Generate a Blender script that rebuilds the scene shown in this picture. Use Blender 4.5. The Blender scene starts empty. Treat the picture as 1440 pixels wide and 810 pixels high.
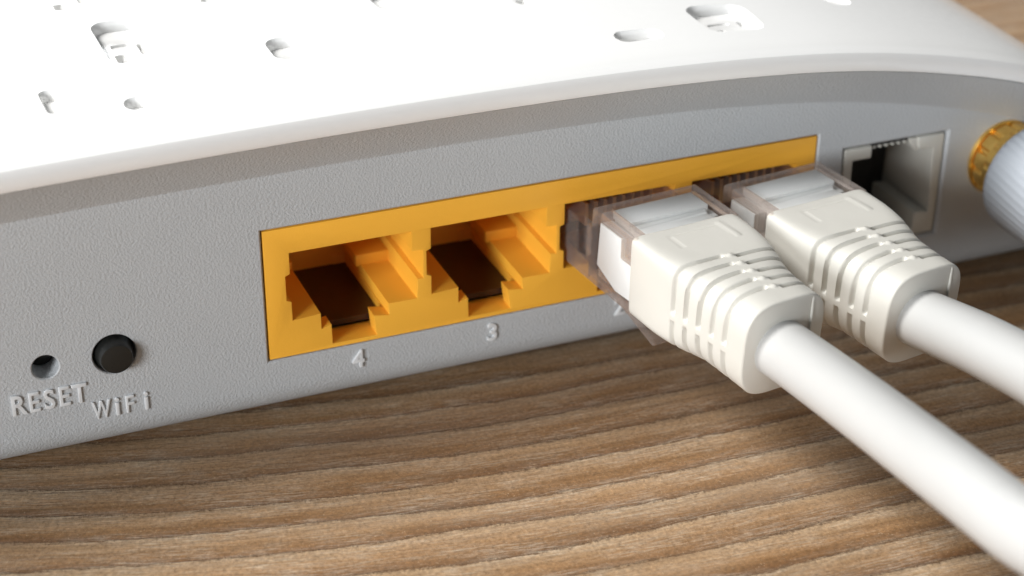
import bpy, bmesh, math, random
from mathutils import Vector, Matrix, Euler
import numpy as np

random.seed(7)
scene = bpy.context.scene
U = 0.00104                       # one drawing unit (about a millimetre) in metres

# ---------------------------------------------------------------- camera
cam_d = bpy.data.cameras.new('camera')
cam = bpy.data.objects.new('camera', cam_d)
scene.collection.objects.link(cam)
cam.location = (-34.668*U, -139.155*U, 85.603*U)
cam.rotation_euler = (1.06832, -0.00747, -0.39315)
cam_d.sensor_width = 36.0
cam_d.lens = 64.05
cam_d.clip_start = 0.004
cam_d.clip_end = 20.0
cam_d.dof.use_dof = True
cam_d.dof.focus_distance = 0.166
cam_d.dof.aperture_fstop = 28.0
scene.camera = cam

# ---------------------------------------------------------------- world, lamps, exposure
world = bpy.data.worlds.new('World')
scene.world = world
world.use_nodes = True
bg = world.node_tree.nodes['Background']
bg.inputs[0].default_value = (0.93, 0.97, 1.0, 1)
bg.inputs[1].default_value = 0.12

def area_lamp(name, loc, target, size, size_y, energy, color):
    d = bpy.data.lights.new(name, 'AREA')
    d.shape = 'RECTANGLE'
    d.size = size; d.size_y = size_y
    d.energy = energy; d.color = color
    o = bpy.data.objects.new(name, d)
    scene.collection.objects.link(o)
    o.location = loc
    o.rotation_euler = (Vector(target) - Vector(loc)).to_track_quat('-Z', 'Y').to_euler()
    return o
area_lamp('window_light', (-0.85, 0.30, 1.00), (0.02, 0, 0), 0.50, 0.42, 22.5, (1.0, 0.985, 0.96))
area_lamp('side_window_light', (-1.02, -0.70, 0.29), (0.02, 0, 0), 0.45, 0.38, 13.6, (0.95, 0.975, 1.0))
area_lamp('far_window_light', (0.10, 2.20, 0.42), (0.02, 0.03, 0), 1.4, 0.45, 60.0, (0.97, 0.985, 1.0))

vs = scene.view_settings
vs.view_transform = 'Standard'
try: vs.look = 'None'
except Exception: pass
vs.exposure = 0.10
vs.gamma = 1.0
vs.use_curve_mapping = False
scene.cycles.use_denoising = True
scene.cycles.max_bounces = 16
scene.cycles.transmission_bounces = 12
scene.cycles.transparent_max_bounces = 32
scene.cycles.sample_clamp_indirect = 6.0

# ---------------------------------------------------------------- materials
def new_mat(name):
    m = bpy.data.materials.new(name); m.use_nodes = True
    nt = m.node_tree
    return m, nt, nt.nodes['Principled BSDF']
def N(nt, t, **kw):
    n = nt.nodes.new(t)
    for k, v in kw.items(): setattr(n, k, v)
    return n
def setin(n, **kw):
    for k, v in kw.items(): n.inputs[k.replace('_', ' ')].default_value = v
def math_n(nt, op, a, b=None, c=None):
    n = N(nt, 'ShaderNodeMath', operation=op)
    for i, s in enumerate((a, b, c)):
        if s is None: continue
        if isinstance(s, (int, float)): n.inputs[i].default_value = s
        else: nt.links.new(s, n.inputs[i])
    return n.outputs[0]
def coords_mm(nt):
    tc = N(nt, 'ShaderNodeTexCoord')
    g = N(nt, 'ShaderNodeNewGeometry')
    mp = N(nt, 'ShaderNodeVectorMath', operation='SCALE')
    mp.inputs['Scale'].default_value = 1.0/U
    nt.links.new(g.outputs['Position'], mp.inputs[0])
    return mp.outputs[0]
def noise(nt, vec, scale, detail=2.0, rough=0.5):
    n = N(nt, 'ShaderNodeTexNoise')
    n.inputs['Scale'].default_value = scale
    n.inputs['Detail'].default_value = detail
    n.inputs['Roughness'].default_value = rough
    nt.links.new(vec, n.inputs['Vector'])
    return n.outputs['Fac']
def ramp(nt, fac, stops):
    r = N(nt, 'ShaderNodeValToRGB')
    cr = r.color_ramp
    while len(cr.elements) < len(stops): cr.elements.new(0.5)
    for e, (p, c) in zip(cr.elements, stops):
        e.position = p
        e.color = (c[0], c[1], c[2], 1) if isinstance(c, tuple) else (c, c, c, 1)
    nt.links.new(fac, r.inputs[0])
    return r.outputs[0]
def mix(nt, fac, a, b, blend='MIX'):
    n = N(nt, 'ShaderNodeMix', data_type='RGBA', blend_type=blend)
    if isinstance(fac, (int, float)): n.inputs[0].default_value = fac
    else: nt.links.new(fac, n.inputs[0])
    for i, s in ((6, a), (7, b)):
        if isinstance(s, tuple): n.inputs[i].default_value = (s[0], s[1], s[2], 1)
        else: nt.links.new(s, n.inputs[i])
    return n.outputs[2]
def bump(nt, h, strength, dist, prev=None):
    b = N(nt, 'ShaderNodeBump')
    b.inputs['Strength'].default_value = strength
    b.inputs['Distance'].default_value = dist*U
    nt.links.new(h, b.inputs['Height'])
    if prev is not None: nt.links.new(prev, b.inputs['Normal'])
    return b.outputs[0]

def plastic(name, col, rough, tex=None, var=0.04, spec=0.5, sss=0.0, coat=0.0):
    m, nt, p = new_mat(name)
    v = coords_mm(nt)
    n1 = noise(nt, v, 0.16, 3)
    c2 = tuple(c*(1-var*2) for c in col)
    nt.links.new(mix(nt, n1, c2, col), p.inputs['Base Color'])
    setin(p, Roughness=rough)
    p.inputs['Specular IOR Level'].default_value = spec
    if sss:
        p.inputs['Subsurface Weight'].default_value = sss
        p.inputs['Subsurface Radius'].default_value = (1.0*U, 0.7*U, 0.5*U)
        p.inputs['Subsurface Scale'].default_value = 1.0
    if coat: p.inputs['Coat Weight'].default_value = coat
    nr = noise(nt, v, 1.3, 4)
    rr = math_n(nt, 'MULTIPLY_ADD', nr, 0.18, rough-0.09)
    nt.links.new(rr, p.inputs['Roughness'])
    if tex == 'leather':
        a = noise(nt, v, 4.2, 2.0, 0.5)
        b = noise(nt, v, 7.0, 1.0)
        h = math_n(nt, 'MULTIPLY_ADD', b, 0.3, a)
        nt.links.new(bump(nt, ramp(nt, h, [(0.45, 0.0), (0.85, 1.0)]), 0.50, 0.07), p.inputs['Normal'])
    elif tex == 'fine':
        a = noise(nt, v, 6.0, 2.0)
        nt.links.new(bump(nt, a, 0.25, 0.04), p.inputs['Normal'])
    elif tex == 'soft':
        a = noise(nt, v, 0.35, 2.0)
        nt.links.new(bump(nt, a, 0.3, 0.15), p.inputs['Normal'])
    return m

M = {}
M['case'] = plastic('textured_grey_plastic', (0.505, 0.525, 0.54), 0.48, 'leather', 0.03)
M['letter'] = plastic('highlit_grey_plastic', (0.70, 0.715, 0.725), 0.38, None, 0.02)  # case plastic made paler, so the letters' highlights sit in the colour
M['lid'] = plastic('glossy_white_plastic', (0.90, 0.90, 0.89), 0.22, None, 0.01, coat=0.2)
M['yellow'] = plastic('yellow_plastic', (0.95, 0.475, 0.047), 0.42, 'fine', 0.03)
M['beige'] = plastic('beige_plastic', (0.60, 0.59, 0.54), 0.42, 'fine', 0.03)
M['black'] = plastic('black_rubber', (0.012, 0.013, 0.012), 0.42, 'fine', 0.1)
M['boot'] = plastic('white_vinyl', (0.62, 0.605, 0.555), 0.42, 'soft', 0.03)
M['cable'] = plastic('white_cable_jacket', (0.52, 0.52, 0.51), 0.36, 'soft', 0.02)
M['insert'] = plastic('white_wire_tray', (0.74, 0.75, 0.74), 0.5, None, 0.04)
M['board'] = plastic('dark_circuit_board', (0.055, 0.024, 0.012), 0.42, 'fine', 0.1)
M['barrel'] = plastic('pale_grey_plastic', (0.39, 0.42, 0.46), 0.5, None, 0.02)

m, nt, p = new_mat('gold_metal'); M['gold'] = m
v = coords_mm(nt)
nt.links.new(mix(nt, noise(nt, v, 1.5, 3), (0.78, 0.46, 0.09), (1.0, 0.70, 0.24)), p.inputs['Base Color'])
setin(p, Metallic=1.0, Roughness=0.38)
m, nt, p = new_mat('contact_metal'); M['contact'] = m
setin(p, Base_Color=(0.72, 0.50, 0.30, 1), Metallic=1.0, Roughness=0.4)
m, nt, p = new_mat('clear_polycarbonate'); M['clear'] = m
lw = N(nt, 'ShaderNodeLayerWeight'); lw.inputs['Blend'].default_value = 0.30
tint = mix(nt, lw.outputs['Facing'], (0.985, 0.965, 0.95), (0.88, 0.80, 0.75))
tr = N(nt, 'ShaderNodeBsdfTransparent'); nt.links.new(tint, tr.inputs[0])
gl = N(nt, 'ShaderNodeBsdfGlossy'); gl.inputs['Roughness'].default_value = 0.05
lf = N(nt, 'ShaderNodeLayerWeight'); lf.inputs['Blend'].default_value = 0.28
mx = N(nt, 'ShaderNodeMixShader')
nt.links.new(math_n(nt, 'MINIMUM', lf.outputs['Fresnel'], 0.38), mx.inputs[0])
nt.links.new(tr.outputs[0], mx.inputs[1]); nt.links.new(gl.outputs[0], mx.inputs[2])
df = N(nt, 'ShaderNodeBsdfDiffuse'); df.inputs[0].default_value = (0.86, 0.77, 0.72, 1)
mx2 = N(nt, 'ShaderNodeMixShader'); nt.links.new(math_n(nt, 'MULTIPLY_ADD', math_n(nt, 'POWER', lw.outputs['Facing'], 2.2), 0.55, 0.06), mx2.inputs[0])  # pale diffuse at grazing angles paints bright edge highlights on the plastic
nt.links.new(mx.outputs[0], mx2.inputs[1]); nt.links.new(df.outputs[0], mx2.inputs[2])
nt.links.new(mx2.outputs[0], nt.nodes['Material Output'].inputs['Surface'])

# weathered wood: grain bands that bend across the board, fibres, pale speckle
def wood_material():
    m, nt, p = new_mat('weathered_wood')
    v = coords_mm(nt)
    sp = N(nt, 'ShaderNodeSeparateXYZ'); nt.links.new(v, sp.inputs[0])
    X, Y = sp.outputs[0], sp.outputs[1]
    xc = math_n(nt, 'MINIMUM', math_n(nt, 'MAXIMUM', X, -60.0), 34.0)
    bend = math_n(nt, 'MULTIPLY', math_n(nt, 'MULTIPLY', xc, xc), -0.0027)
    g = math_n(nt, 'ADD', math_n(nt, 'MULTIPLY_ADD', xc, 0.21, Y), bend)
    rest = math_n(nt, 'SUBTRACT', X, xc)
    g = math_n(nt, 'MULTIPLY_ADD', rest, 0.05, g)
    def comb(sx, sy):
        c = N(nt, 'ShaderNodeCombineXYZ')
        nt.links.new(math_n(nt, 'MULTIPLY', X, sx), c.inputs[0])
        nt.links.new(math_n(nt, 'MULTIPLY', g, sy), c.inputs[1])
        return c.outputs[0]
    wob = noise(nt, comb(0.022, 0.10), 1.0, 3, 0.55)
    wob2 = noise(nt, comb(0.045, 0.40), 1.0, 3, 0.6)
    ph = math_n(nt, 'MULTIPLY', g, -1/3.9)
    ph = math_n(nt, 'MULTIPLY_ADD', wob, 0.9, ph)
    ph = math_n(nt, 'MULTIPLY_ADD', wob2, 0.28, ph)
    amp = noise(nt, comb(0.05, 0.23), 1.0, 2)
    fib = noise(nt, comb(0.13, 2.6), 1.0, 4, 0.62)
    fib2 = noise(nt, comb(0.5, 5.5), 1.0, 3, 0.6)
    spk = noise(nt, v, 4.2, 3, 0.75)
    ph = math_n(nt, 'MULTIPLY_ADD', fib2, 0.24, ph)
    ph = math_n(nt, 'MULTIPLY_ADD', spk, 0.20, ph)
    fr = math_n(nt, 'FRACT', ph)
    band = ramp(nt, fr, [(0.0, (0.430, 0.315, 0.205)), (0.16, (0.410, 0.280, 0.165)), (0.45, (0.340, 0.205, 0.103)),
                         (0.66, (0.255, 0.138, 0.058)), (0.80, (0.190, 0.096, 0.040)), (0.91, (0.145, 0.072, 0.031)), (0.97, (0.235, 0.145, 0.080)), (1.0, (0.37, 0.265, 0.17))])
    flat = (0.315, 0.197, 0.108)
    col = mix(nt, math_n(nt, 'MULTIPLY_ADD', amp, -1.5, 0.95), band, flat)
    col = mix(nt, ramp(nt, fib, [(0.34, 0.30), (0.62, 0.0)]), col, (0.17, 0.092, 0.043))
    pale = math_n(nt, 'MULTIPLY', ramp(nt, fib2, [(0.42, 0.0), (0.70, 0.62)]), ramp(nt, noise(nt, comb(0.10, 0.5), 1.0, 3), [(0.38, 0.0), (0.60, 1.0)]))
    col = mix(nt, pale, col, (0.56, 0.50, 0.42))
    col = mix(nt, ramp(nt, spk, [(0.58, 0.0), (0.74, 0.75)]), col, (0.50, 0.40, 0.29))
    col = mix(nt, ramp(nt, spk, [(0.26, 0.55), (0.42, 0.0)]), col, (0.13, 0.075, 0.036))
    streak = noise(nt, comb(0.02, 1.1), 1.0, 4, 0.6)
    col = mix(nt, 1.0, col, ramp(nt, streak, [(0.30, (0.80, 0.77, 0.72)), (0.5, (1.0, 1.0, 1.0)), (0.70, (1.14, 1.14, 1.14))]), 'MULTIPLY')
    grit = noise(nt, v, 2.6, 4, 0.8)
    col = mix(nt, 1.0, col, ramp(nt, grit, [(0.30, (0.62, 0.60, 0.57)), (0.5, (1.0, 1.0, 1.0)), (0.70, (1.36, 1.35, 1.33))]), 'MULTIPLY')
    grey = noise(nt, comb(0.03, 0.12), 1.0, 3)
    col = mix(nt, ramp(nt, grey, [(0.45, 0.0), (0.75, 0.35)]), col, (0.27, 0.22, 0.17))
    col = mix(nt, 1.0, col, (1.05, 1.02, 0.97), 'MULTIPLY')
    nt.links.new(col, p.inputs['Base Color'])
    setin(p, Roughness=0.62)
    p.inputs['Specular IOR Level'].default_value = 0.35
    relief = ramp(nt, fr, [(0.0, 0.9), (0.15, 1.0), (0.6, 0.75), (0.86, 0.3), (0.93, 0.1), (1.0, 0.8)])
    h = math_n(nt, 'MULTIPLY_ADD', fib, 0.5, relief)
    b1 = bump(nt, h, 0.6, 0.30)
    b2 = bump(nt, math_n(nt, 'MULTIPLY_ADD', spk, 1.0, fib2), 0.5, 0.10, b1)
    nt.links.new(b2, p.inputs['Normal'])
    return m
M['wood'] = wood_material()

# ---------------------------------------------------------------- mesh helpers (drawing units, world frame)
BASE = {}
def thing(name, label, cat, base, group=None):
    o = bpy.data.objects.new(name, None)
    o.empty_display_size = 0.005
    scene.collection.objects.link(o)
    o.location = Vector(base)*U
    o['label'] = label; o['category'] = cat
    if group: o['group'] = group
    BASE[o] = Vector(base)
    return o
def root_base(o):
    while o.parent is not None: o = o.parent
    return BASE.get(o, Vector((0, 0, 0)))
def obj(name, verts, faces, mat, parent=None, smooth=True, angle=32):
    b = root_base(parent) if parent is not None else Vector((0, 0, 0))
    me = bpy.data.meshes.new(name)
    me.from_pydata([tuple((Vector(q)-b)*U) for q in verts], [], faces)
    bm = bmesh.new(); bm.from_mesh(me)
    bmesh.ops.recalc_face_normals(bm, faces=bm.faces)
    bm.to_mesh(me); bm.free()
    me.materials.append(mat)
    if smooth:
        me.polygons.foreach_set('use_smooth', [True]*len(me.polygons))
        me.set_sharp_from_angle(angle=math.radians(angle))
    o = bpy.data.objects.new(name, me)
    scene.collection.objects.link(o)
    if parent is not None: o.parent = parent
    return o
def box(x0, x1, y0, y1, z0, z1):
    v = [(x, y, z) for x in (x0, x1) for y in (y0, y1) for z in (z0, z1)]
    f = [(0, 1, 3, 2), (4, 6, 7, 5), (0, 4, 5, 1), (2, 3, 7, 6), (0, 2, 6, 4), (1, 5, 7, 3)]
    return v, f
def join(*parts):
    V, F = [], []
    for v, f in parts:
        n = len(V); V += list(v); F += [tuple(i+n for i in q) for q in f]
    return V, F
def prism_y(poly, y0, y1):
    n = len(poly)
    v = [(x, y0, z) for x, z in poly] + [(x, y1, z) for x, z in poly]
    f = [tuple(range(n)), tuple(range(2*n-1, n-1, -1))] + [(i, (i+1) % n, n+(i+1) % n, n+i) for i in range(n)]
    return v, f
def loft(rings, cap0=True, cap1=True):
    n = len(rings[0]); V = [q for r in rings for q in r]; F = []
    for k in range(len(rings)-1):
        for i in range(n):
            j = (i+1) % n
            F.append((k*n+i, k*n+j, (k+1)*n+j, (k+1)*n+i))
    if cap0: F.append(tuple(range(n-1, -1, -1)))
    if cap1: F.append(tuple(range((len(rings)-1)*n, len(rings)*n)))
    return V, F
def rounded_rect(cx, cy, w, h, r, seg=6):
    pts = []
    for sx, sy, a0 in ((1, 1, 0), (-1, 1, 90), (-1, -1, 180), (1, -1, 270)):
        for k in range(seg+1):
            a = math.radians(a0+90*k/seg)
            pts.append((cx+sx*(w/2-r)+r*math.cos(a), cy+sy*(h/2-r)+r*math.sin(a)))
    return pts
def bake(o, angle=32):
    """apply the object's modifiers"""
    dg = bpy.context.evaluated_depsgraph_get()
    ev = o.evaluated_get(dg)
    me = bpy.data.meshes.new_from_object(ev, depsgraph=dg)
    o.modifiers.clear()
    o.data = me
    me.polygons.foreach_set('use_smooth', [True]*len(me.polygons))
    me.set_sharp_from_angle(angle=math.radians(angle))
def cut(o, cutters, bevel=None, angle=32, segments=2, extra=None):
    tmp = []
    for v, f in cutters:
        c = obj('cutter', v, f, o.data.materials[0], o.parent, smooth=False)
        tmp.append(c)
        mo = o.modifiers.new('b', 'BOOLEAN'); mo.operation = 'DIFFERENCE'; mo.solver = 'EXACT'; mo.object = c
    bpy.context.view_layer.update()
    bake(o, angle)
    for c in tmp:
        me = c.data; bpy.data.objects.remove(c); bpy.data.meshes.remove(me)
    if bevel: add_bevel(o, bevel, segments, angle)
def add_bevel(o, w, segments=2, angle=32):
    mo = o.modifiers.new('v', 'BEVEL')
    mo.width = w*U; mo.segments = segments; mo.limit_method = 'ANGLE'; mo.angle_limit = math.radians(40)
    mo.use_clamp_overlap = True
    bpy.context.view_layer.update()
    bake(o, angle)

# ---------------------------------------------------------------- table
TZ = -7.0
v, f = box(-420, 620, -320, 720, TZ-22, TZ)
table = obj('table_top', v, f, M['wood'], smooth=False)
table['kind'] = 'structure'

# ---------------------------------------------------------------- router shell
router = thing('wifi_router', 'white and grey network router with a row of yellow ports on its back panel', 'router', (20, 50, TZ))
ZB, RF, YB = -6.1, 3.3, 112.0
XS = [-70, -50, -36, -22, -13, -4, 8.5, 22, 33, 43.5, 57, 68, 77, 80, 83, 86, 88.5, 90.5]
ZS = [15.4, 16.8, 17.6, 18.15, 18.38, 18.55, 18.71, 18.69, 18.53, 18.07, 16.72, 14.66, 12.25, 11.1, 9.5, 7.4, 5.2, 3.0]
def z1(x):                                             # top edge of the flat panel (monotone cubic)
    xs, zs = XS, ZS
    n = len(xs); d = [(zs[i+1]-zs[i])/(xs[i+1]-xs[i]) for i in range(n-1)]
    t = [d[0]]+[(d[i-1]+d[i])/2 for i in range(1, n-1)]+[d[-1]]
    i = max(0, min(n-2, next((k for k in range(n-1) if x <= xs[k+1]), n-2)))
    h = xs[i+1]-xs[i]; s = (x-xs[i])/h
    return ((1+2*s)*(1-s)**2*zs[i] + s*(1-s)**2*h*t[i] + s*s*(3-2*s)*zs[i+1] + s*s*(s-1)*h*t[i+1])
OH = 4.0
def z2(x): return z1(x)+4.30+max(0.0, x-40)*0.010       # lower edge of the lid
cols = [-70+i*1.6 for i in range(int(160.5/1.6)+1)]+[90.5]
rings = []
for x in cols:
    a, b = z1(x), z2(x)
    r = [(x, YB, ZB)]
    for k in range(9):
        t = math.radians(90*k/8)
        r.append((x, RF-RF*math.sin(t), ZB+RF-RF*math.cos(t)))
    for k in range(1, 6):
        r.append((x, 0.0, ZB+RF+(a-ZB-RF)*k/6))
    r.append((x, 0.0, a-0.25)); r.append((x, -0.2, a+0.12))
    r += [(x, -OH+0.15, b-0.1), (x, -OH+0.9, b-0.06), (x, YB, b-0.06)]
    rings.append(r)
v, f = loft(rings)
case = obj('case', v, f, M['case'], router, angle=28)
def flared_pocket(x0, x1, zl, zh, depth, fl=0.28):
    def rect(e, y): return [(x0-e, y, zl-e), (x1+e, y, zl-e), (x1+e, y, zh+e), (x0-e, y, zh+e)]
    return loft([rect(fl+0.3, -0.3), rect(0, fl), rect(0, depth)])
def round_pocket(cx, cz, r, depth, fl, n=40):
    def ring(rr, y): return [(cx+rr*math.cos(2*math.pi*k/n), y, cz+rr*math.sin(2*math.pi*k/n)) for k in range(n)]
    return loft([ring(r+fl+0.3, -0.3), ring(r, fl), ring(r, depth)])
BW, BH = 56.0, 13.0
cut(case, [flared_pocket(-0.16, BW+0.16, -0.14, BH+0.14, 22, 0.16), box(-0.2, BW+0.2, 0.8, 22, -2.2, 5),
           flared_pocket(59.28, 71.42, -0.42, 11.02, 20, 0.26),
           round_pocket(-19.80, 3.74, 1.16, 9, 0.10),
           round_pocket(-13.82, 3.74, 1.92, 9, 0.10)], angle=28)

# lid
prof = [(-OH+0.30, 0.0), (-OH-0.12, 0.06), (-OH-0.28, 0.32), (-OH-0.33, 0.95), (-OH-0.28, 1.45), (-OH-0.05, 1.88), (-OH+0.40, 2.18),
        (-OH+1.1, 2.38), (-OH+2.2, 2.52), (-OH+4.5, 2.68)]
for y in (4, 8, 14, 22, 32, 44, 60, 80, 100): prof.append((y, 2.68+1.4*(1-((y-60)/62)**2)))
prof += [(YB+0.5, 1.6), (YB, 0.0)]
rings = [[(x, y, z2(x)+dz) for y, dz in prof] for x in cols]
v, f = loft(rings)
lid = obj('lid', v, f, M['lid'], router, angle=28)
def lid_top(x, y): return z2(x)+2.68+(1.4*(1-((y-60)/62)**2) if y > 2 else 0.1)
def slot(cx, cy, w, h, r, d0, d1, fl=0.3):
    zt = lid_top(cx, cy)
    def ring(e, z): return [(a, b, z) for a, b in rounded_rect(cx, cy, w+2*e, h+2*e, r+e)]
    return loft([ring(fl+0.4, zt+0.8), ring(fl*0.4, zt-0.15), ring(0, zt-0.35), ring(-0.1, zt-d0)] + ([] if d1 is None else []))
SL = []
def vent(cx, cy, w, h, r, big):
    if big:
        SL.append(slot(cx, cy, w, h, r, 0.85, None))
        SL.append(slot(cx-w*0.22, cy-h*0.26, w*0.22, h*0.28, 0.35, 1.5, None, 0.05))
        SL.append(slot(cx-w*0.10, cy+h*0.08, w*0.42, h*0.14, 0.4, 1.1, None, 0.05))
        SL.append(slot(cx+w*0.28, cy-h*0.05, w*0.14, h*0.30, 0.25, 1.4, None, 0.05))
    else:
        SL.append(slot(cx, cy, w, h, r, 0.85, None))
for a in [(-15.75, 5.6, 1.3, 4.4, 0.6, False), (-9.2, 2.7, 1.9, 2.0, 0.9, False), (-7.3, 16.0, 4.4, 9.6, 1.3, True),
          (5.7, 9.0, 3.0, 4.6, 1.2, False), (-10.2, 30.2, 4.4, 9.6, 1.3, True), (17.6, 17.0, 2.4, 5.0, 1.1, False),
          (31.5, 16.0, 5.0, 9.0, 1.4, True), (37.0, 1.9, 4.4, 1.9, 0.9, False), (47.2, 4.0, 5.8, 6.0, 1.4, True),
          (3.0, 27.0, 4.4, 9.6, 1.3, True), (62.0, 9.5, 2.8, 5.0, 1.2, False)]:
    vent(*a)
cut(lid, SL, angle=28)

# feet
for x in (-9.5, 72.0):   # set well back under the case
    n = 28
    rr = [[(x+r*math.cos(2*math.pi*k/n), 14.0+r*math.sin(2*math.pi*k/n), z) for k in range(n)] for r, z in ((3.0, TZ), (3.2, TZ+0.3), (3.2, ZB+0.1))]
    v, f = loft(rr); obj('rubber_foot', v, f, M['black'], router)

# yellow port block
X0, PT = 2.3, 13.37
v, f = box(0, BW, 0.10, 16.5, -1.6, BH-0.0)
v = [(a, b, (0.0 if (c < 0 and b < 1) else c)) for a, b, c in v]
v, f = join(box(0, BW, 0.10, 2.0, 0.0, BH))
fr_poly = [(0, 0.10, 0.0)]
def yz_prism(poly, x0, x1):
    n = len(poly)
    v = [(x0, y, z) for y, z in poly]+[(x1, y, z) for y, z in poly]
    f = [tuple(range(n-1, -1, -1)), tuple(range(n, 2*n))]+[(i, (i+1) % n, n+(i+1) % n, n+i) for i in range(n)]
    return v, f
v, f = yz_prism([(0.10, 0.0), (0.10, BH), (21.0, BH), (21.0, -2.0), (0.9, -2.0), (0.9, 0.0)], 0, BW)
block = obj('ethernet_port_block', v, f, M['yellow'], router)
opening = [(0, 10.5), (0, 8.40), (-0.45, 8.22), (-0.45, 5.75), (0, 5.55), (0, 3.62), (2.66, 3.80), (2.66, 2.15), (3.62, 2.45), (3.66, 0.42),
           (7.95, 0.42), (7.70, 2.52), (9.20, 2.25), (9.15, 3.50), (11.95, 3.45), (12.05, 5.45), (12.62, 5.45), (12.62, 8.40), (11.55, 8.48), (11.55, 10.5)]
cs = []
for i in range(4):
    cs.append(prism_y([(X0+PT*i+a, b) for a, b in opening], -1.0, 13.4))
    o = X0+PT*i
    cs.append(box(o+2.66, o+9.13, 1.9, 13.3, 0.42, 3.40))
    cs.append(box(o+2.70, o+9.09, 2.9, 13.2, -3.0, 2.3))
cut(block, cs, bevel=0.13, segments=3, angle=35)
ledges = []
for i in range(4):
    o = X0+PT*i
    # rear step on the right ledge, and the lowered dark floor behind the latch sill
    ledges.append(box(o+8.7, o+12.02, 8.3, 13.5, 3.3, 4.55))
    ledges.append(box(o-0.1, o+2.72, 9.2, 13.5, 3.5, 4.55))
v, f = join(*ledges)
bd = box(0.4, BW-0.4, 2.75, 13.6, 0.70, 1.30)
obj('circuit_board', bd[0], bd[1], M['board'], router, smooth=False)
for v, f in ledges:
    lo = obj('ledge_step', v, f, M['yellow'], block)
    add_bevel(lo, 0.12, 2)
for i in range(4):
    o = X0+PT*i
    for k in range(8):
        x = o+2.2+1.02*k
        v, f = join(box(x-0.17, x+0.17, 5.0, 13.3, 9.75, 10.02))
        q = obj('spring_contact', v, f, M['contact'], block)

# phone-style socket
v, f = yz_prism([(0.12, -0.25), (0.12, 10.86), (15.0, 10.86), (15.0, -0.25)], 59.46, 71.22)
jack = obj('phone_socket', v, f, M['beige'], router)
cut(jack, [prism_y([(60.5, 9.5), (60.5, 2.5), (62.4, 2.5), (62.4, 0.4), (68.65, 0.4), (68.65, 2.35), (70.35, 2.15), (69.95, 9.35), (68.2, 9.5), (67.9, 11.5), (62.62, 11.5), (62.62, 9.5)], -1, 12.5)],
    bevel=0.16, segments=3)
v, f = join(box(60.52, 69.8, 8.0, 8.6, 0.45, 10.8), box(60.52, 60.75, 0.7, 8.0, 2.5, 9.45), box(62.45, 66.6, 1.6, 8.0, 0.42, 0.8), box(62.7, 67.8, 0.6, 8.0, 10.60, 10.8))
obj('socket_shade_liner', v, f, M['black'], jack, smooth=False)  # added black liner, puts the shade inside the socket into colour
for k in range(6):
    x = 63.05+0.72*k
    v, f = box(x-0.14, x+0.14, 0.45, 6.5, 10.38, 10.62)
    obj('spring_contact', v, f, M['beige'], jack)
v, f = prism_y([(67.0, 10.8), (68.3, 10.8), (68.3, 9.25), (67.9, 9.35)], 0.35, 3.5)
o = obj('socket_tab', v, f, M['beige'], jack); add_bevel(o, 0.12)

# black disc added as painted shade in the reset hole; black wifi button
def disc_stack(cx, cz, prof, n=44):
    return loft([[(cx+r*math.cos(2*math.pi*k/n), y, cz+r*math.sin(2*math.pi*k/n)) for k in range(n)] for r, y in prof])
v, f = disc_stack(-19.83, 3.78, [(0.8, 2.3), (1.12, 2.4), (1.12, 8.9)])
obj('reset_hole_shade', v, f, M['black'], router)
v, f = disc_stack(-13.82, 3.74, [(1.20, -1.02), (1.36, -0.98), (1.44, -0.86), (1.50, -0.4), (1.72, 0.45), (1.76, 0.8), (1.76, 8.0)])
obj('wifi_button', v, f, M['black'], router)

# raised lettering, each character its own piece
def character(ch, cx, zb, h, wscale, name='letter', depth=0.18, weight=0.018):
    cu = bpy.data.curves.new('t', 'FONT')
    cu.body = ch; cu.size = 1.0; cu.extrude = 0.02; cu.offset = weight
    cu.resolution_u = 4
    t = bpy.data.objects.new('t', cu); scene.collection.objects.link(t)
    bpy.context.view_layer.update()
    dg = bpy.context.evaluated_depsgraph_get()
    me = bpy.data.meshes.new_from_object(t.evaluated_get(dg), depsgraph=dg)
    bpy.data.objects.remove(t)
    co = np.array([vv.co[:] for vv in me.vertices])
    x0, x1 = co[:, 0].min(), co[:, 0].max(); y0, y1 = co[:, 1].min(), co[:, 1].max()
    s = h/(y1-y0)
    zc = co[:, 2]; zm = zc.max()
    vv = [(cx+(a-(x0+x1)/2)*s*wscale, (0.25 if c < zm-1e-4 else -depth), zb+(b-y0)*s) for a, b, c in co]
    ff = [tuple(pp.vertices) for pp in me.polygons]
    bpy.data.meshes.remove(me)
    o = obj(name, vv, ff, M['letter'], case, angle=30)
    mo = o.modifiers.new('w', 'WELD'); mo.merge_threshold = 1e-7
    bpy.context.view_layer.update(); bake(o)
    add_bevel(o, 0.08, 3)
    return o
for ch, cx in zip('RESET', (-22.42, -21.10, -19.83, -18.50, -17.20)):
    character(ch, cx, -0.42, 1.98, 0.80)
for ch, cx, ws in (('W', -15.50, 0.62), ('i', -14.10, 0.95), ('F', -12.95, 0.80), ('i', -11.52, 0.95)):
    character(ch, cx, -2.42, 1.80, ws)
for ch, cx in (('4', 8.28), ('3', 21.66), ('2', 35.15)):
    character(ch, cx, -2.55, 1.86, 0.95, 'port_number', 0.22)

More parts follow.
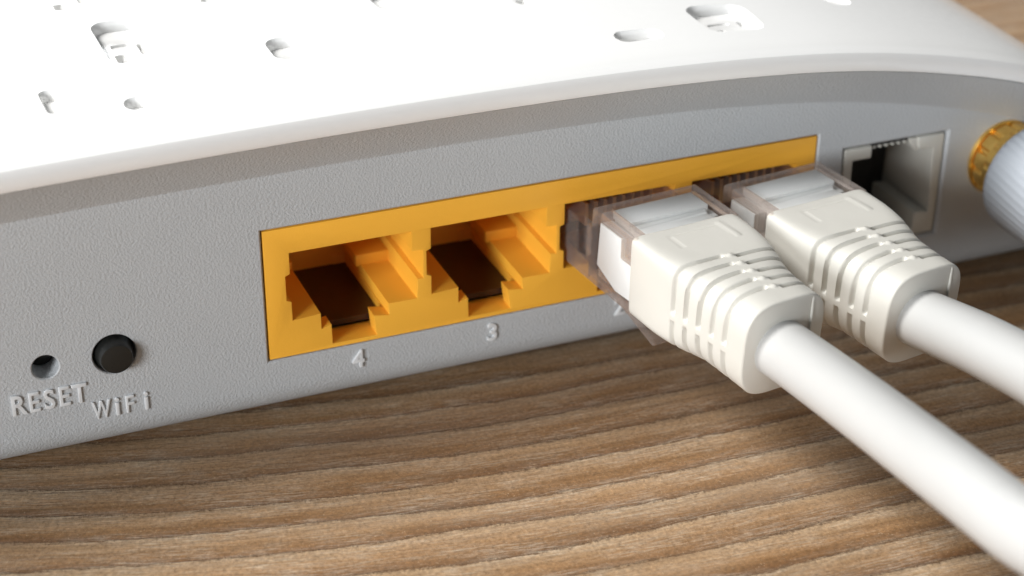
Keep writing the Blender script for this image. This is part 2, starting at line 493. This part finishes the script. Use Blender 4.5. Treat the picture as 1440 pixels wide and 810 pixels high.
# ---------------------------------------------------------------- antenna
ant = thing('antenna', 'pale ribbed antenna base with a gold collar at the right end of the back panel', 'antenna', (78.1, -1, 7.0))
AX, AZ = 78.55, 7.0
def turned(prof, rib=None, n=72):
    rings = []
    for r, y in prof:
        ring = []
        for k in range(n):
            a = 2*math.pi*k/n
            rr = r if rib is None else rib(r, y, a, k)
            ring.append((AX+rr*math.cos(a), y, AZ+rr*math.sin(a)))
        rings.append(ring)
    return loft(rings)
def knurl(r, y, a, k): return r-(0.28 if k % 8 in (0, 1) else 0.0)
v, f = turned([(4.15, 0.35), (4.15, -0.15), (4.05, -0.35), (3.2, -0.4), (3.2, -0.6)])
obj('washer', v, f, M['gold'], ant)
v, f = turned([(3.3, -0.3), (3.8, -0.45), (4.05, -0.75), (4.05, -2.1), (4.0, -2.35)], knurl, 96)
obj('knurled_nut', v, f, M['gold'], ant)
v, f = turned([(3.7, -2.2), (4.25, -2.5), (4.25, -3.5), (3.6, -3.8), (3.6, -5.5)], lambda r, y, a, k: r-(0.2 if (k+4) % 8 in (0, 1) else 0), 96)
obj('collar', v, f, M['gold'], ant)
bp_ = [(4.6, -4.6), (5.35, -4.7), (5.75, -5.0), (5.9, -5.5)]+[(5.9+0.004*k, -6-k*1.0) for k in range(34)]+[(5.9, -40.2), (5.2, -40.8), (3.0, -41)]
def ribs(r, y, a, k):
    if y > -5.2 or y < -40: return r
    return r+0.035*math.sin(46*(a+0.022*(y+5)))
v, f = turned(bp_, ribs, 46*8)
obj('barrel', v, f, M['barrel'], ant, angle=60)

# ---------------------------------------------------------------- network cables
def network_cable(label, px, yaw, path, seed):
    rnd = random.Random(seed)
    t = thing('network_cable', label, 'network cable', (px, -16, TZ), 'network cables plugged into the yellow ports')
    cy, sy = math.cos(yaw), math.sin(yaw)
    def W(u, vv, z):                                    # plug frame: u across, vv out of the port, z up
        d = vv+3.0
        return (px+u*cy+d*sy, 3.0-d*cy+u*sy, z)
    def wbox(u0, u1, v0, v1, a, b):
        q, ff = box(u0, u1, v0, v1, a, b)
        return [W(*p_) for p_ in q], ff
    def wprism(poly, u0, u1):                            # poly in (vv, z)
        n = len(poly)
        q = [W(u0, a, b) for a, b in poly]+[W(u1, a, b) for a, b in poly]
        ff = [tuple(range(n-1, -1, -1)), tuple(range(n, 2*n))]+[(i, (i+1) % n, n+(i+1) % n, n+i) for i in range(n)]
        return q, ff
    # clear housing: low nose inside the port, raised strain-relief hood outside
    poly = [(-6.5, 4.1), (-6.5, 9.4), (-6.1, 9.75), (3.3, 9.75), (3.45, 11.65), (3.75, 11.95), (11.0, 11.95), (11.0, 4.1)]
    v, f = wprism(poly, -5.55, 5.42)
    h = obj('plug_housing', v, f, M['clear'], t)
    cutv = []
    hp = [(3.9, 5.7), (4.5, 11.16), (7.4, 11.16), (7.5, 10.9), (10.9, 10.9), (10.9, 5.4), (6.5, 5.0)]
    q = wprism([(1.0, 6.3), (1.0, 12.0), (2.4, 12.0), (2.4, 6.3)], -6.5, -4.9)
    q2 = wprism([(1.0, 6.3), (1.0, 12.0), (2.4, 12.0), (2.4, 6.3)], 4.9, 6.5)
    q3 = wprism([(4.0, 4.9), (4.25, 11.55), (12.0, 11.55), (12.0, 4.9)], -5.12, 5.12)
    q4 = wprism([(4.55, 10.0), (4.55, 13.0), (12.0, 13.0), (12.0, 10.0)], -4.15, 4.40)
    q5 = wprism([(4.2, 6.2), (4.6, 10.9), (8.5, 10.9), (8.5, 8.9), (12.0, 8.9), (12.0, 5.2), (7.6, 5.0)], -6.5, -5.0)
    cut(h, [q, q2, q3, q4, q5], bevel=0.16, segments=3)
    # the white tray and wires seen through the housing
    v, f = wprism([(4.7, 5.4), (4.7, 11.4), (7.6, 11.4), (7.9, 11.05), (9.2, 11.2), (10.8, 11.5), (10.8, 5.0), (7.0, 4.7)], -4.0, 4.15)
    o = obj('wire_tray', v, f, M['insert'], h); add_bevel(o, 0.2, 2)
    for u0, u1 in ((-5.48, -4.15), (4.3, 5.05)):
        v, f = wprism([(4.3, 6.3), (4.7, 10.8), (8.4, 10.8), (8.4, 8.8), (10.8, 8.8), (10.8, 5.3), (7.65, 5.1)], u0, u1)
        o = obj('tray_cheek', v, f, M['insert'], h); add_bevel(o, 0.12, 2)
    v, f = wbox(-4.10, 4.35, 4.60, 7.55, 10.9, 11.70)
    o = obj('tray_plate', v, f, M['insert'], h); add_bevel(o, 0.06, 2)
    for k in range(8):
        u = -3.57+1.02*k
        v, f = wbox(u-0.16, u+0.16, -5.6, -0.9, 7.6, 9.9)
        obj('contact', v, f, M['contact'], h)
    # latch under the plug
    poly = [(-6.0, 4.2), (-6.0, 3.3), (-3.5, 2.6), (4.0, 2.40), (9.6, 1.05), (11.3, 0.65), (11.8, 1.0), (11.3, 1.6), (4.5, 3.30), (-3.0, 3.5), (-4.0, 4.2)]
    v, f = wprism(poly, -3.5, 3.1)
    o = obj('latch', v, f, M['clear'], t); add_bevel(o, 0.12, 2)
    # boot with cast ribs
    L0, L1 = 10.3, 26.3
    nv, nu = 150, 176
    rings = []
    gro = [L0+6.8+1.62*k for k in range(5)]
    def sm(a, b, x):
        x = max(0, min(1, (x-a)/(b-a))); return x*x*(3-2*x)
    for iv in range(nv+1):
        vv = L0+(L1-L0)*iv/nv
        s = (vv-L0)/(L1-L0)
        ss = sm(0.18, 1.0, s)
        a = 5.62-1.42*ss; b_t = 3.92+0.12*ss; b_b = 3.98+1.2*sm(0.0, 1.0, s)
        n = 16.0-12.6*(sm(0.03, 0.66, s)**0.8)
        cz = 8.08
        er = 0.0
        if s < 0.025: er = 0.22*(1-s/0.025)**2
        if s > 0.985: er = 0.16*((s-0.985)/0.015)**2
        ring = []
        for iu in range(nu):
            th = 2*math.pi*iu/nu
            c, q = math.cos(th), math.sin(th)
            # perimeter parameter spreads points evenly enough on the box-like section
            k = (abs(c)**n+abs(q)**n)**(-1/n)
            u = a*k*c; z = (b_t if q > 0 else b_b)*k*q
            # cast grooves, left open at the top spine and at the two side spines
            spine = sm(0.45, 0.75, abs(u-0.15)) if q > 0 else 1.0
            side = sm(0.28, 0.5, abs(z+1.0-0.0))
            dep = 0.0
            for gi, g in enumerate(gro):
                gg = g + (0.55 if u > 0.15 and q > 0 else 0.0)
                w = abs(vv-gg)
                dep = max(dep, 1-sm(0.10, 0.33, w))
            dep *= 0.42*spine*side
            if q > 0 and abs(u-0.15) < 0.5:
                for g in gro:
                    dd = math.hypot(u-0.15, vv-g-0.25)
                    dep -= 0.16*(1-sm(0.15, 0.42, dd))
            if q > 0.5*k*0+0 and z > b_t*0.85:
                # raised bar on the right, scored corner on the left of the plain top
                dd = abs(u-2.9-0.02*(vv-L0))
                if L0+1.0 < vv < L0+4.3: dep -= 0.13*(1-sm(0.06, 0.20, dd))
                if L0+1.6 < vv < L0+4.0: dep += 0.07*(1-sm(0.05, 0.16, abs(u+2.6)))
                if -2.6 < u < 2.6: dep += 0.05*(1-sm(0.06, 0.18, abs(vv-L0-1.5)))
            rr = math.hypot(u, z)
            m_ = (rr-dep-er)/rr
            ring.append(W(u*m_-0.12*(1-s), vv-ss*s*(0.07*(4.2-z*m_)+0.05*u*m_), cz+z*m_))
        rings.append(ring)
    # flat end with a shallow lip round the cable
    cen = (0.0, 7.95)
    last = [(u_, z_) for u_, z_ in [((p_[0]), p_[2]) for p_ in rings[-1]]]
    v, f = loft(rings)
    boot = obj('boot', v, f, M['boot'], t, angle=50)
    # moulding line on the end face
    v, f = wbox(2.55, 2.75, L1-1.2, L1-0.12, 7.0, 11.6)
    o = obj('moulding_line', v, f, M['boot'], boot); add_bevel(o, 0.05)
    # cable jacket
    P = [Vector(W(-0.3, 22.0, 6.9)), Vector(W(-0.35, 26.3, 7.4))]+[Vector(q) for q in path]
    pts = []
    for i in range(1, len(P)-2):
        for k in range(14):
            s = k/14
            p0, p1, p2, p3 = P[i-1], P[i], P[i+1], P[i+2]
            pts.append(0.5*((2*p1)+(p2-p0)*s+(2*p0-5*p1+4*p2-p3)*s*s+(3*p1-p0-3*p2+p3)*s**3))
    pts = [P[0]]+pts
    rings = []; n = 48; R = 2.62
    for i, c in enumerate(pts):
        d = (pts[min(i+1, len(pts)-1)]-pts[max(i-1, 0)]).normalized()
        sx = d.cross(Vector((0, 0, 1))).normalized(); up = sx.cross(d)
        rings.append([tuple(c+sx*R*math.cos(2*math.pi*k/n)+up*R*math.sin(2*math.pi*k/n)) for k in range(n)])
    v, f = loft(rings)
    obj('cable_jacket', v, f, M['cable'], t, angle=60)
    return t
network_cable('white network cable in the left of the two used ports, nearest the open port 3', 34.9, 0.098,
              [(37.2, -37.7, 9.0), (36.7, -51.2, 10.8), (36.3, -58.5, 11.8), (35.2, -80, 14.6), (28, -125, 10), (24, -180, TZ+2.7), (20, -240, TZ+2.7)], 1)
network_cable('white network cable in the rightmost yellow port, beside the phone socket', 48.25, 0.116,
              [(51.4, -36.5, 9.6), (51.6, -48.0, 10.8), (51.5, -80, 12.0), (50, -130, 4), (50, -190, TZ+2.7), (50, -240, TZ+2.7)], 2)
